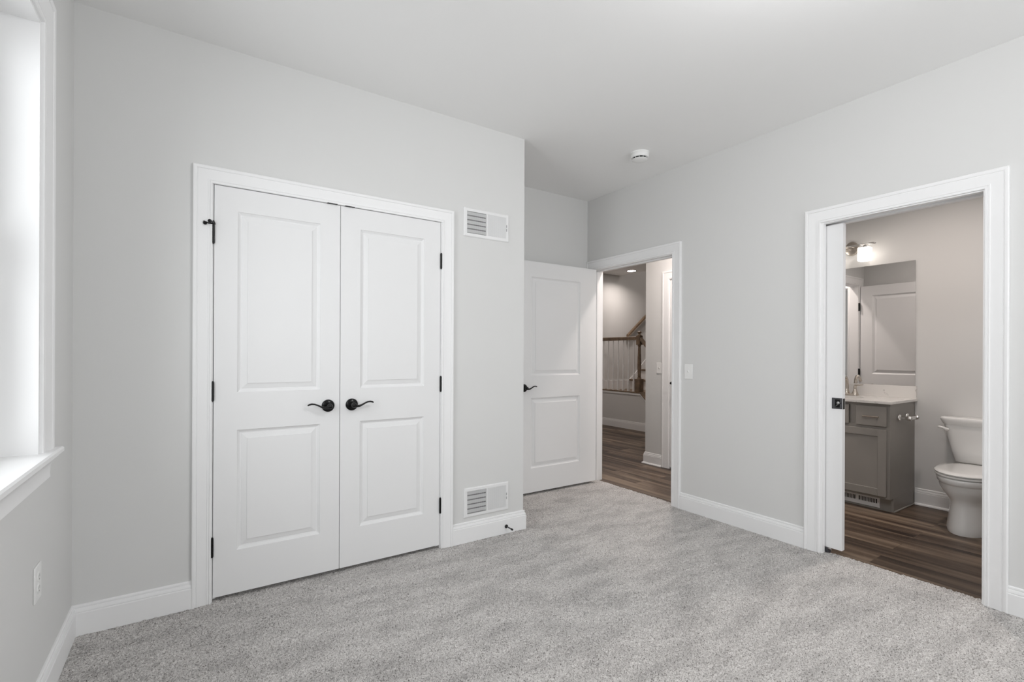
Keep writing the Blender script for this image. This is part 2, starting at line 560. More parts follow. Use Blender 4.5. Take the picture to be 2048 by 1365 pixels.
# ------------------------------------------------------------------ windows
def make_window(name, T, width, z0, z1, label, casing_w=1.0, stool=(0.04, 0.155)):
    """T local: u along wall, n into the room; the hole spans u 0..width; wall depth 0.16 behind n=0"""
    root = empty(name, T @ Vector((width / 2, 0, z0)), label, 'window', 'structure')
    mb = MB(T)   # jamb extension boards
    mb.box(0, .014, -.15, .0, z0, z1).box(width - .014, width, -.15, .0, z0, z1).box(.014, width - .014, -.15, .0, z1 - .014, z1)
    mb.build('jamb', M['trim'], root, smooth=False)
    fr = MB(T)
    fr.box(.014, .045, -.15, -.105, z0, z1 - .014).box(width - .045, width - .014, -.15, -.105, z0, z1 - .014)
    fr.box(.045, width - .045, -.15, -.105, z1 - .045, z1 - .014).box(.045, width - .045, -.15, -.105, z0, z0 + .03)
    fr.build('window_frame', M['plate'], root, bevel=.002)
    zm = (z0 + z1) / 2
    for nm, a, b, n0, n1 in (('sash', zm - .02, z1 - .045, -.148, -.128), ('sash', z0 + .03, zm + .02, -.126, -.106)):
        s = MB(T)
        s.box(.045, .09, n0, n1, a, b).box(width - .09, width - .045, n0, n1, a, b)
        s.box(.09, width - .09, n0, n1, a, a + .045).box(.09, width - .09, n0, n1, b - .04, b)
        so = sub(s.build(nm, M['plate'], root, bevel=.002))
        MB(T).box(.09, width - .09, (n0 + n1) / 2 - .002, (n0 + n1) / 2 + .002, a + .045, b - .04).build('pane', M['glass'], so, smooth=False)
    k = casing_w
    prof = [(o * k, t) for o, t in CAS]
    MB(T).casing(.003, width - .003, z0 + .022, z1 - .003, prof).build('casing', M['trim'], root, ang=20)
    ov = stool[1]
    st = MB(T)
    pr = [(-.10, 0), (stool[0] - .006, 0), (stool[0], .005), (stool[0], .017), (stool[0] - .006, .022), (-.10, .022)]
    st.rings([[(uu, o, z0 + h) for o, h in pr] for uu in (-ov, width + ov)])
    st.build('stool', M['trim'], root, ang=30)
    ap = MB(T)
    pa = [(0, 0), (.010, 0), (.013, -.008), (.010, -.040), (.012, -.050), (.024, -.068), (.026, -.079), (0, -.079)]
    a0 = -ov + .03
    # cove apron, narrower at the bottom, with sloped returns
    pa = [(0, 0), (.030, 0), (.030, -.006), (.020, -.016), (.012, -.034), (.010, -.060), (.011, -.076), (0, -.079)]
    rr = []
    for e in (-1, 1):
        rr.append([((a0 if e < 0 else width - a0) + e * (o - .030) * .9, o, z0 + h) for o, h in pa])
    ap.rings(rr)
    ap.build('apron', M['trim'], root, ang=30)
    return root


Tl = frame((XL, WY0, 0), (0, 1, 0), (1, 0, 0))
make_window('window_1', Tl, WY1 - WY0, 0.862, 2.345, 'white cased window with a deep white sill beside the closet corner', casing_w=1.35, stool=(0.04, 0.14))
for i, (a, b) in enumerate(BW):  # unseen windows added to bring soft light from behind the camera
    Tb = frame((b, YB, 0), (-1, 0, 0), (0, 1, 0))
    make_window('window_%d' % (i + 2), Tb, b - a, 0.43, 2.345,
                ('added unseen window opposite the closet doors', 'added unseen window opposite the entry nook')[i])

# ------------------------------------------------------------------ door leaf with raised panels
RING = [(0.0, 0.0), (0.003, 0.0045), (0.013, 0.0120), (0.019, 0.0128), (0.022, 0.0108), (0.0450, 0.0048), (0.0456, 0.0016), (0.049, 0.0016)]


def leaf_mesh(T, u0, u1, z0, z1, th, panels, both=True):
    """slab between n=0 (front) and n=-th (back) with raised panels set into its faces"""
    mb = MB(T)
    us = sorted({u0, u1, *[p[0] for p in panels], *[p[1] for p in panels]})
    zs = sorted({z0, z1, *[p[2] for p in panels], *[p[3] for p in panels]})
    inside = lambda a, b: any(p[0] <= a < p[1] and p[2] <= b < p[3] for p in panels)
    for n0, sg in ((0, -1), (-th, 1)):
        if n0 and not both:
            mb.add([(u0, n0, z0), (u1, n0, z0), (u1, n0, z1), (u0, n0, z1)], [(0, 1, 2, 3)])
            continue
        for i in range(len(us) - 1):
            for j in range(len(zs) - 1):
                if not inside(us[i], zs[j]):
                    mb.add([(us[i], n0, zs[j]), (us[i + 1], n0, zs[j]), (us[i + 1], n0, zs[j + 1]), (us[i], n0, zs[j + 1])], [(0, 1, 2, 3)])
        for a, b, c, d in panels:
            rr = [[(a + o, n0 + sg * h, c + o), (b - o, n0 + sg * h, c + o), (b - o, n0 + sg * h, d - o), (a + o, n0 + sg * h, d - o)] for o, h in RING]
            vs = [p for r in rr for p in r]
            fs = []
            for i in range(len(rr) - 1):
                for j in range(4):
                    k = (j + 1) % 4
                    fs.append((i * 4 + j, i * 4 + k, i * 4 + 4 + k, i * 4 + 4 + j))
            e = (len(rr) - 1) * 4
            fs.append((e, e + 1, e + 2, e + 3))
            mb.add(vs, fs)
    # edges
    for a, b in (((u0, z0), (u1, z0)), ((u1, z0), (u1, z1)), ((u1, z1), (u0, z1)), ((u0, z1), (u0, z0))):
        mb.add([(a[0], 0, a[1]), (b[0], 0, b[1]), (b[0], -th, b[1]), (a[0], -th, a[1])], [(0, 1, 2, 3)])
    return mb


def weld(o, d=1e-5):
    bm = bmesh.new(); bm.from_mesh(o.data)
    bmesh.ops.remove_doubles(bm, verts=bm.verts, dist=d)
    bmesh.ops.recalc_face_normals(bm, faces=bm.faces)
    bm.to_mesh(o.data); bm.free()
    for p in o.data.polygons:
        p.use_smooth = False
    return o


def hinge(T, u, z, parent, m=None, side=0, h=0.089):
    """knuckle barrel with finial tips proud of the face, u = axis"""
    m = m or M['black']
    mb = MB(T)
    r = .0062
    mb.lathe([(0.002, -h / 2 - .006), (r * .8, -h / 2 - .004), (r * .8, -h / 2), (r, -h / 2), (r, -h / 6 - .0006), (r * .82, -h / 6 - .0005), (r * .82, -h / 6 + .0005), (r, -h / 6 + .0006), (r, h / 6 - .0006), (r * .82, h / 6 - .0005), (r * .82, h / 6 + .0005),
              (r, h / 6 + .0006), (r, h / 2), (r * .8, h / 2), (r * .8, h / 2 + .004), (.002, h / 2 + .006)], (u, .0062, z), (0, 0, 1), 16)
    mb.box(u - .004, u + .004, -.010, .004, z - h / 2, z + h / 2)
    return mb.build('hinge', m, parent)


def lever(T, u, z, parent, d, m=None, L=0.112):
    """door handle: round rosette, neck and wave lever pointing along d (+1/-1 in u)"""
    m = m or M['black']
    ros = MB(T).lathe([(0.034, 0.0), (0.034, 0.004), (0.0325, 0.0075), (0.027, 0.0105), (0.0185, 0.013), (0.0165, 0.020), (0.0165, 0.024)], (u, 0, z), (0, 1, 0), 36)
    h = sub(ros.build('door_handle', m, parent, ang=50))
    lv = MB(T)
    lv.lathe([(0.0125, 0.020), (0.0135, 0.026), (0.0145, 0.040), (0.014, 0.052), (0.0105, 0.058), (0.004, 0.060)], (u, 0, z), (0, 1, 0), 28)
    pts, rad = [], []
    prof = [(0.0, -0.002, .0125, .0100), (0.014, -0.006, .0115, .0085), (0.028, -0.0065, .0100, .0068), (0.045, -0.0005, .0088, .0050), (0.062, 0.0085, .0082, .0043),
            (0.078, 0.0145, .0085, .0045), (0.092, 0.0160, .0092, .0050), (0.104, 0.0135, .0092, .0050), (0.110, 0.0105, .0070, .0040), (0.113, 0.0085, .003, .002)]
    for a, zz, ra, rb in prof:
        pts.append((u + d * a, 0.047 - 0.010 * (a / .113) ** 2, z + zz)); rad.append((ra, rb))
    lv.tube(pts, rad, 16)
    lv.build('lever', m, h, ang=60)
    return h


# closet doors
Tc = frame((0, YC + .001, 0), (1, 0, 0), (0, -1, 0))
PZ = ((0.237, 0.840), (1.028, 1.938))
hz = (0.272, 1.038, 1.812)


def closet_leaf(name, u0, u1, ps, hu, lu, d, label, stop):
    r = empty(name, (u0 if d < 0 else u1, YC, 0.022), label, 'door', 'structure')
    panels = [(ps[0], ps[1], a, b) for a, b in PZ]
    weld(leaf_mesh(Tc, u0, u1, 0.022, 2.0545, .035, panels).build('door_leaf', M['door'], r, smooth=False))
    hs_ = [hinge(Tc, hu, z, r) for z in hz]
    lever(Tc, lu, 0.938, r, d)
    cx = u1 - .035 if d < 0 else u0 + .035
    # ball catch strike: black metal shown between the door top and the head
    MB(Tc).box(cx - .027 + (-.009 if d < 0 else .013), cx + .027 + (-.009 if d < 0 else .013), -.01, .0105, 2.0545, 2.0650).build('ball_catch', M['black'], r, bevel=.001)
    if stop:
        top = sub(hs_[2])
        zt = hz[2] + .0445
        s = MB(Tc)
        s.lathe([(.0085, -.004), (.0085, .004), (.006, .008), (.004, .014), (.002, .016)], (hu, .0065, zt + .004), (0, 0, 1), 16)
        s.tube([(hu, .012, zt + .006), (hu - .006, .026, zt + .008), (hu - .014, .046, zt + .006)], [.0045, .004, .0035], 10)
        s.lathe([(.0035, 0), (.0078, .001), (.0088, .006), (.0075, .009), (.002, .010)], (hu - .014, .044, zt + .006), (-.5, .8, -.15), 16)
        s.tube([(hu, .010, zt + .004), (hu - .022, .016, zt + .002), (hu - .042, .020, zt + .007)], [.0038, .0035, .0035], 10)
        s.lathe([(.0035, 0), (.0075, .001), (.009, .006), (.0075, .009), (.002, .010)], (hu - .034, .020, zt + .002), (-.2, -.9, -.3), 16)
        s.build('hinge_pin_stop', M['black'], top)
    return r


closet_leaf('door_1', D1, D2 - .0016, (0.195, 0.592), D1 - .0035, 0.633, -1,
            'white two-panel closet leaf with a hinge pin stop at its top hinge', True)
closet_leaf('door_2', D2 + .0016, D3, (0.808, 1.201), D3 + .0035, 0.762, 1,
            'white two-panel closet leaf beside the two white air registers', False)

# closet jamb + casing
mb = MB(Tc)
mb.box(D1 - .021, D1 - .003, -.112, .0, 0, CH).box(D3 + .003, D3 + .021, -.112, .0, 0, CH).box(D1 - .021, D3 + .021, -.112, .0, CH - .002, CH + .018)
mb.box(D1 - .003, D1 + .010, -.075, -.038, 0, CH - .002).box(D3 - .010, D3 + .003, -.075, -.038, 0, CH - .002)
mb.box(D1 + .01, D3 - .01, -.075, -.038, CH - .015, CH - .002)
tr = struct('trim_1', mb, M['trim'], 'white jamb lining the closet doorway', 'door jamb', smooth=False)
Tcw = frame((0, YC, 0), (1, 0, 0), (0, -1, 0))
struct('trim_2', MB(Tcw).casing(D1 - .0075, D3 + .0075, 0, CH - .003, [(o * .91, t) for o, t in CAS]), M['trim'], 'white moulded casing round the closet doors', 'door casing', ang=20)

# ------------------------------------------------------------------ right wall doorways
Tr = frame((XR, 0, 0), (0, 1, 0), (-1, 0, 0))       # u = y, n toward the bedroom
Tr2 = frame((XR2, 0, 0), (0, 1, 0), (1, 0, 0))      # far side
# bathroom doorway (pocket): split jamb strips and casing
mb = MB()
mb.box(XR - .0, XR2, BY0 - J, BY0, ZF, HEAD)                                  # strike jamb
mb.box(XR, XR + .033, BY1, BY1 + J, 0, HEAD).box(XR2 - .040, XR2, BY1, BY1 + J, ZF, HEAD)
mb.box(XR, XR + .033, BY0 - J, BY1 + J, HEAD, HEAD + J).box(XR2 - .040, XR2, BY0 - J, BY1 + J, HEAD, HEAD + J)
mb.box(XR + .033, XR2 - .040, BY0 - J, BY1 + J, HEAD + .035, HEAD + .043)
struct('trim_3', mb, M['trim'], 'white split jamb of the bathroom pocket doorway', 'door jamb', smooth=False)
struct('trim_4', MB(Tr).casing(BY0 - .006, BY1 + .014, 0, HEAD + .006, CAS), M['trim'], 'white moulded casing round the bathroom doorway', 'door casing', ang=20)
struct('trim_5', MB(Tr2).casing(BY0 - .006, BY1 + .006, ZF, HEAD + .006, CAS), M['trim'], 'white casing on the bathroom side of the pocket doorway', 'door casing', ang=20)

# pocket door
PX = XR + .041
pr_ = empty('door_3', (PX, 1.333, .036), 'white pocket door slid mostly into the wall with a black pull', 'door', 'structure')
Tp = frame((PX, 0, 0), (0, 1, 0), (-1, 0, 0))
weld(leaf_mesh(Tp, 1.333, 2.095, .036, 2.036, .035, [(1.333 + .125, 2.095 - .125, 0.24, .84), (1.333 + .125, 2.095 - .125, 1.03, 1.93)]).build('door_leaf', M['door'], pr_, smooth=False))
pl = MB(Tp)
zl, zu, ua, ub = .900, .967, 1.3335, 1.3905
# privacy pull: plate with a flat dark sheet painted as cup, wrapping the door edge
pl.box(ua, ua + .013, 0, .0035, zl, zu).box(ub - .017, ub, 0, .0035, zl, zu).box(ua + .013, ub - .017, 0, .0035, zu - .009, zu).box(ua + .013, ub - .017, 0, .0035, zl, zl + .009)
pu = sub(pl.build('flush_pull', M['blackdull'], pr_, bevel=.0012))
MB(Tp).box(ua + .012, ub - .016, .0003, .0009, zl + .008, zu - .008).build('cup_shade', M['dark'], pu, smooth=False)  # flat sheet, its dark colour stands for the shade in the pull
tw = MB(Tp)
tw.lathe([(.0085, .001), (.0085, .0035), (.0055, .005), (.002, .0055)], (1.3555, 0, .937), (0, 1, 0), 20)
tw.tube([(1.3555, .004, .936), (1.3600, .0055, .923), (1.3700, .0045, .915)], [(.0055, .002), (.007, .002), (.0045, .0015)], 10)
tw.build('turn_piece', M['steel'], pu)
ep = MB()
ep.box(PX + .0045, PX + .0305, 1.3318, 1.3335, .899, .965)
ep.build('edge_plate', M['black'], pu, bevel=.0006)
MB(Tp).lathe([(.0028, .0034), (.0028, .0042), (.001, .0044)], (1.3410, 0, .936), (0, 1, 0), 12).build('screw', M['black'], pu)
# floor guide at the pocket mouth
gd = MB().box(XR + .040, XR + .078, 1.408, 1.424, ZF, .014).box(XR + .040, XR + .044, 1.412, 1.424, .010, .030)
tag(gd.build('pocket_door_guide', M['blackdull'], bevel=.001), 'small metal floor guide at the foot of the white pocket door', 'door guide')

# bedroom doorway to the hall
mb = MB()
mb.box(XR, XR2, HY0 - J, HY0, ZF, HEAD).box(XR, XR2, HY1, HY1 + J, ZF, HEAD).box(XR, XR2, HY0 - J, HY1 + J, HEAD, HEAD + J)
mb.box(XR + .040, XR + .077, HY0, HY0 + .010, ZF, HEAD).box(XR + .040, XR + .077, HY1 - .010, HY1, ZF, HEAD).box(XR + .040, XR + .077, HY0, HY1, HEAD - .010, HEAD)
struct('trim_6', mb, M['trim'], 'white jamb lining the doorway to the hallway', 'door jamb', bevel=.0015)
struct('trim_7', MB(Tr).casing(HY0 - .006, HY1 + .0, 0, HEAD + .006, [(o * .98, t) for o, t in CAS]), M['trim'], 'white moulded casing round the hallway doorway', 'door casing', ang=20)
struct('trim_8', MB(Tr2).casing(HY0 + .09, HY1 + .006, ZF, HEAD + .006, CAS), M['trim'], 'white casing on the hallway side of the bedroom doorway', 'door casing', ang=20)

# bedroom door leaf, open against the nook
Td = frame((0, 3.410, 0), (1, 0, 0), (0, -1, 0))
dr = empty('door_4', (3.236, 3.41, .022), 'white two-panel bedroom door standing open across the entry nook', 'door', 'structure')
weld(leaf_mesh(Td, 2.325, 3.236, .022, 2.040, .035, [(2.470, 3.032, .232, .845), (2.470, 3.032, 1.040, 1.905)]).build('door_leaf', M['door'], dr, smooth=False))
lever(Td, 2.392, .935, dr, 1)
mbh = frame((0, 3.445, 0), (1, 0, 0), (0, 1, 0))
for z in (.27, 1.03, 1.80):
    g_ = MB()
    g_.box(3.2362, 3.2385, 3.412, 3.443, z - .0445, z + .0445)
    g_.lathe([(.005, -.047), (.0058, -.0445), (.0058, .0445), (.005, .047)], (3.2435, 3.449, z), (0, 0, 1), 14)
    g_.build('hinge', M['blackdull'], dr)

# ------------------------------------------------------------------ baseboards
def base(name, path, label, z0=0, prof=BASE, shoe=False):
    mb = MB().sweep(path, prof, z0)
    if shoe:
        mb.sweep(path, SHOE, z0)
    return struct(name, mb, M['trim'], label, 'baseboard', ang=25)


# paths run so that the room lies on the left
base('baseboard_left', [(D1 - .087, YC), (XL, YC), (XL, YB)], 'white moulded baseboard round the window corner of the bedroom')
base('baseboard_closet', [(XR - .0, YD), (XC, YD), (XC, YC), (D3 + .087, YC)], 'white moulded baseboard round the closet corner under the registers')
base('baseboard_right', [(XR, BY1 + .102), (XR, HY0 - .094)], 'white moulded baseboard between the two doorways')
base('baseboard_back', [(XL, YB), (XR, YB), (XR, BY0 - .094)], 'white moulded baseboard beside the bathroom doorway')

# ------------------------------------------------------------------ air registers
def register(u0, u1, z0, z1, label):
    r = empty('air_register', ((u0 + u1) / 2, YC, z0), label, 'vent')
    bd = .0215
    fr = MB(Tcw)
    # bevelled face frame
    o = [(u0, z0), (u1, z0), (u1, z1), (u0, z1)]
    def rg(k, n):
        return [(u0 + k, n, z0 + k), (u1 - k, n, z0 + k), (u1 - k, n, z1 - k), (u0 + k, n, z1 - k)]
    fr.rings([rg(0, .0), rg(0, .0045), rg(.005, .0085), rg(bd, .0085), rg(bd, .0010)], True, False)
    um = (u0 + u1) / 2
    fr.box(um - .0045, um + .0045, .001, .0085, z0 + bd, z1 - bd)
    fr.build('face_frame', M['vent'], r, ang=30)
    MB(Tcw).box(u0 + .01, u1 - .01, .0002, .0006, z0 + .01, z1 - .01).build('duct_shade_sheet', M['duct'], r, smooth=False)  # dark sheet laid on the wall as painted shade behind the fins
    iu0, iu1 = u0 + bd, u1 - bd
    fl = MB(Tcw)
    n = 19
    for half, (a, b, ang) in enumerate(((iu0, um - .0045, 1), (um + .0045, iu1, -1))):
        w_ = (b - a) / n
        for k in range(n):
            c = a + (k + .5) * w_
            dx = .0022 if half == 0 else -.0024
            t = .0007
            fl.add([(c - dx - t, .0080, z0 + bd), (c - dx + t, .0080, z0 + bd), (c + dx + t, .0026, z0 + bd), (c + dx - t, .0026, z0 + bd),
                    (c - dx - t, .0080, z1 - bd), (c - dx + t, .0080, z1 - bd), (c + dx + t, .0026, z1 - bd), (c + dx - t, .0026, z1 - bd)],
                   [(0, 1, 2, 3), (4, 5, 6, 7), (0, 1, 5, 4), (1, 2, 6, 5), (2, 3, 7, 6), (3, 0, 4, 7)])
    fl.build('fins', M['vent'], r, smooth=False)
    dp = MB(Tcw)
    hh = (z1 - z0 - 2 * bd) / 5
    for k in range(5):
        zc = z0 + bd + (k + .56) * hh
        dp.box(iu0, iu1, .0008, .0016, zc - hh * .36, zc + hh * .36)
    dp.build('damper_blades', M['vent'], r, smooth=False)
    lvr = MB(Tcw)
    zc = (z0 + z1) / 2
    lvr.box(iu1 + .002, iu1 + .0055, .0085, .0088, zc - .022, zc + .022)
    lvr.build('lever_slot', M['blackdull'], r, smooth=False)
    MB(Tcw).box(iu1 + .0005, iu1 + .010, .0086, .0120, zc - .004, zc + .004).build('lever', M['vent'], r, bevel=.0008)
    for uu in (u0 + .009, u1 - .009):
        MB(Tcw).lathe([(.003, .0080), (.003, .0092), (.0012, .0096)], (uu, 0, zc - .004), (0, 1, 0), 12).build('screw', M['vent'], r)
    return r


register(1.470, 1.816, 1.995, 2.182, 'white wall register high beside the top corner of the closet door casing')
register(1.480, 1.824, 0.160, 0.351, 'white wall register low on the wall just above the baseboard')

# ------------------------------------------------------------------ small fittings
def switch(T, u, z, label, w=.0715, h=.117):
    r = empty('light_switch', T @ Vector((u, 0, z)), label, 'light switch')
    MB(T).box(u - w / 2, u + w / 2, 0, .0055, z - h / 2, z + h / 2).build('cover_plate', M['plate'], r, bevel=.0022)
    t = MB(T)
    t.box(u - .005, u + .005, .0055, .0062, z - .012, z + .012)
    t.rings([[(u - .0042, .0055, z - .006), (u + .0042, .0055, z - .006), (u + .0042, .0055, z + .007), (u - .0042, .0055, z + .007)],
             [(u - .0036, .0150, z + .004), (u + .0036, .0150, z + .004), (u + .0036, .0150, z + .010), (u - .0036, .0150, z + .010)]])
    t.build('toggle', M['plate'], r, bevel=.0006)
    for dz in (-.030, .030):
        MB(T).lathe([(.0028, .0053), (.0028, .0064), (.001, .0068)], (u, 0, z + dz), (0, 1, 0), 12).build('screw', M['plate'], r)
    return r


switch(Tr, 2.393, 1.096, 'white toggle switch on the bedroom wall beside the hallway doorway')

To = frame((XL, 0, 0), (0, 1, 0), (1, 0, 0))
ro = empty('power_outlet', (XL, 2.206, .461), 'white duplex outlet low on the wall under the window sill', 'outlet')
MB(To).box(2.206 - .040, 2.206 + .040, 0, .0055, .402, .520).build('cover_plate', M['plate'], ro, bevel=.0022)
for dz in (-.0195, .0195):
    g_ = MB(To).lathe([(.0168, .0050), (.0168, .0070), (.0155, .0074)], (2.206, 0, .461 + dz), (0, 1, 0), 24)
    so = sub(g_.build('receptacle', M['plate'], ro))
    sl = MB(To)
    for du in (-.0062, .0062):
        sl.box(2.206 + du - .0006, 2.206 + du + .0006, .0072, .0076, .461 + dz - .001, .461 + dz + .008)
    sl.lathe([(.0022, .0072), (.0022, .0076)], (2.206, 0, .461 + dz - .0075), (0, 1, 0), 12)
    sl.build('slots', M['dark'], so, smooth=False)
MB(To).lathe([(.0028, .0053), (.0028, .0064), (.001, .0068)], (2.206, 0, .461), (0, 1, 0), 12).build('screw', M['plate'], ro)

# smoke detector
sd = empty('smoke_detector', (2.80, 2.49, H), 'round white smoke detector on the ceiling of the bedroom', 'smoke detector')
S0 = (2.80, 2.49, H)
MB().lathe([(.070, 0), (.070, -.008), (.0665, -.010)], S0, (0, 0, 1), 48).build('mounting_plate', M['plate'], sd)
MB().lathe([(.0655, -.010), (.0670, -.014), (.0655, -.033), (.0630, -.038), (.0560, -.0385)], S0, (0, 0, 1), 48).build('body', M['plate'], sd, ang=40)
MB().lathe([(.054, -.038), (.0525, -.0485)], S0, (0, 0, 1), 48).build('vent_slot', M['dark'], sd)
for k in range(12):
    a = k * PI / 6 + .12
    c, s = math.cos(a), math.sin(a)
    MB().tube([(S0[0] + .0545 * c, S0[1] + .0545 * s, H - .038), (S0[0] + .0545 * c, S0[1] + .0545 * s, H - .049)], .0022, 6).build('rib', M['plate'], sd)
MB().lathe([(.0570, -.0480), (.0575, -.0505), (.050, -.0545), (.030, -.0575), (.005, -.058)], S0, (0, 0, 1), 48).build('cap', M['plate'], sd, ang=40)

# unseen flush dome light, added to spread even light over the bedroom
cl = empty('added_dome_fill', (1.55, 0.55, H), 'unseen flush dome light added to fill the bedroom with even light', 'ceiling light')
LC = (1.55, 0.55, H)
MB().lathe([(.165, 0), (.165, -.022), (.158, -.026)], LC, (0, 0, 1), 40).build('base_ring', M['nickel'], cl)
MB().lathe([(.155, -.024), (.150, -.045), (.125, -.068), (.080, -.084), (.030, -.091), (.004, -.092)], LC, (0, 0, 1), 40).build('dome', M['dome'], cl)
d_ = bpy.data.lights.new('added_dome_fill_bulb', 'POINT')  # unseen point lamp added below the dome as bedroom fill
d_.energy = 27; d_.color = (.985, .985, 1.0); d_.shadow_soft_size = .14
o = bpy.data.objects.new('added_dome_fill_bulb', d_)
C.objects.link(o); o.location = (1.55, 0.55, H - .20)

# door stop on the baseboard
ds = empty('door_stop', (1.800, YC - .015, .050), 'black rigid door stop screwed to the baseboard under the lower register', 'door stop')
D0 = (1.800, YC - .015, .050)
dv = (0, -1, 0)
MB().lathe([(.0105, 0), (.0125, .002), (.0125, .006), (.0085, .011), (.005, .016)], D0, dv, 20).build('base', M['black'], ds)
MB().lathe([(.0045, .012), (.0042, .066)], D0, dv, 16).build('rod', M['blackdull'], ds)
MB().lathe([(.0058, .064), (.0066, .067), (.0066, .078), (.0045, .081)], D0, dv, 18).build('rubber_tip', M['rubber'], ds)

# ------------------------------------------------------------------ bathroom shell
BYS = 0.42
struct('wall_bathroom_far', MB().box(XW, XW + .1, BYS - .1, YBH1, -.06, H), M['wall'], 'wall of the bathroom behind the vanity and toilet', 'wall', smooth=False)
struct('wall_bathroom_side', MB().box(XR2, XW, BYS - .1, BYS, -.06, H), M['wall'], 'side wall of the bathroom beyond the toilet', 'wall', smooth=False)
BDX0, BDX1 = 3.545, 4.265
mb = MB()
mb.box(XR2, BDX0 - J, YBH0, YBH1, -.06, H).box(BDX1 + J, XW, YBH0, YBH1, -.06, H).box(BDX0 - J, BDX1 + J, YBH0, YBH1, HEAD + J, H)
struct('wall_bathroom_hall', mb, M['wall'], 'wall between bathroom and hallway seen in the mirror', 'wall', smooth=False)
mb = MB()
mb.box(BDX0 - J, BDX0, YBH0, YBH1, ZF, HEAD).box(BDX1, BDX1 + J, YBH0, YBH1, ZF, HEAD).box(BDX0 - J, BDX1 + J, YBH0, YBH1, HEAD, HEAD + J)
struct('trim_9', mb, M['trim'], 'white jamb of the bathroom door to the hallway', 'door jamb', smooth=False)
Tb1 = frame((0, YBH0, 0), (1, 0, 0), (0, -1, 0))
struct('trim_10', MB(Tb1).casing(BDX0 - .006, BDX1 + .006, ZF, HEAD + .006, CAS), M['trim'], 'white casing of the bathroom door to the hallway', 'door casing', ang=20)
Tb2 = frame((0, YBH1, 0), (1, 0, 0), (0, 1, 0))
# bathroom hall door, open against the pocket wall
bd = empty('door_5', (3.545, 2.452, .01), 'white two-panel bathroom door with black hinges reflected in the mirror', 'door', 'structure')
Tbd = frame((3.536, 0, 0), (0, 1, 0), (1, 0, 0))
weld(leaf_mesh(Tbd, 1.745, 2.455, .010, 2.036, .035, [(1.745 + .115, 2.455 - .115, .235, .84), (1.745 + .115, 2.455 - .115, 1.02, 1.925)]).build('door_leaf', M['door'], bd, smooth=False))
for z in (.27, 1.03, 1.80):
    g_ = MB()
    g_.lathe([(.005, -.048), (.0085, -.0445), (.0085, .0445), (.005, .048)], (3.546, 2.466, z), (0, 0, 1), 14)
    g_.box(3.538, 3.552, 2.4575, 2.4665, z - .0445, z + .0445)
    g_.build('hinge', M['black'], bd)
lever(Tbd, 1.805, .935, bd, 1)

base('baseboard_bathroom', [(XW, BYS), (XW, 1.492)], 'white baseboard with shoe moulding between vanity and toilet', ZF, shoe=True,
     prof=[(o * .85, h * 1.03) for o, h in BASE])
base('baseboard_bathroom_side', [(XR2, BYS), (XW, BYS)], 'white baseboard along the side wall of the bathroom', ZF)

# ------------------------------------------------------------------ vanity
VY0, VY1, VX = 1.497, 2.462, 4.530
XB = XW - .001
va = empty('vanity_cabinet', (4.8, (VY0 + VY1) / 2, ZF), 'grey shaker vanity cabinet under the white countertop', 'vanity')
ZK = .103
cb = MB()
cb.box(VX + .019, XB, VY0, VY0 + .016, ZK, .849)                 # right end panel
cb.box(4.605, XB, VY0, VY0 + .016, ZF, ZK)
cb.box(VX + .019, XB, VY1 - .016, VY1, ZK, .849).box(4.605, XB, VY1 - .016, VY1, ZF, ZK)
cb.box(VX + .02, XB, VY0 + .016, VY1 - .016, ZK, ZK + .016)
cb.box(XB - .006, XB, VY0 + .016, VY1 - .016, ZK, .849)
cb.build('carcass', M['cab'], va, bevel=.001)
ff = MB()
ff.box(VX, VX + .019, VY0, VY0 + .03, ZK, .849).box(VX, VX + .019, VY1 - .03, VY1, ZK, .849)
ff.box(VX, VX + .019, VY0 + .03, VY1 - .03, .828, .849).box(VX, VX + .019, VY0 + .03, VY1 - .03, .645, .676).box(VX, VX + .019, VY0 + .03, VY1 - .03, ZK, ZK + .025)
for yy in (1.722, 2.225):
    ff.box(VX, VX + .019, yy, yy + .05, .676, .828)
ff.box(VX, VX + .019, 1.970, 1.996, ZK + .025, .645)
ff.build('face_frame', M['cab'], va, bevel=.001)
MB().box(4.605, 4.617, VY0 + .016, VY1 - .016, ZF, ZK).build('toe_kick', M['cab'], va, smooth=False)
MB().tube([(4.602, VY0 - .004, ZF + .006), (5.040, VY0 - .004, ZF + .006)], .006, 8).build('shoe_moulding', M['cab'], va)
FX = VX - .019


def front(name, y0, y1, z0, z1, shaker=False, parent=None):
    mb = MB()
    if not shaker:
        mb.box(FX, VX - .0005, y0, y1, z0, z1)
        return sub(mb.build(name, M['cab'], parent, bevel=.0022))
    s = .056
    mb.box(FX, VX - .0005, y0, y0 + s, z0, z1).box(FX, VX - .0005, y1 - s, y1, z0, z1)
    mb.box(FX, VX - .0005, y0 + s, y1 - s, z0, z0 + s).box(FX, VX - .0005, y0 + s, y1 - s, z1 - s, z1)
    d = sub(mb.build(name, M['cab'], parent, bevel=.0016))
    MB().box(FX + .009, VX - .002, y0 + s - .002, y1 - s + .002, z0 + s - .002, z1 - s + .002).build('panel', M['cab'], d, smooth=False)
    return d


def bar_pull(yc, zc, L, parent, vert=False):
    mb = MB()
    if vert:
        mb.tube([(FX - .028, yc, zc - L / 2), (FX - .028, yc, zc + L / 2)], .0055, 12)
        for s in (-1, 1):
            mb.tube([(FX, yc, zc + s * (L / 2 - .02)), (FX - .028, yc, zc + s * (L / 2 - .02))], .0045, 10)
    else:
        mb.tube([(FX - .030, yc - L / 2, zc), (FX - .030, yc + L / 2, zc)], .0068, 12)
        for s in (-1, 1):
            mb.tube([(FX, yc + s * (L / 2 - .016), zc), (FX - .028, yc + s * (L / 2 - .016), zc)], .0045, 10)
    return mb.build('handle', M['nickel'], parent)


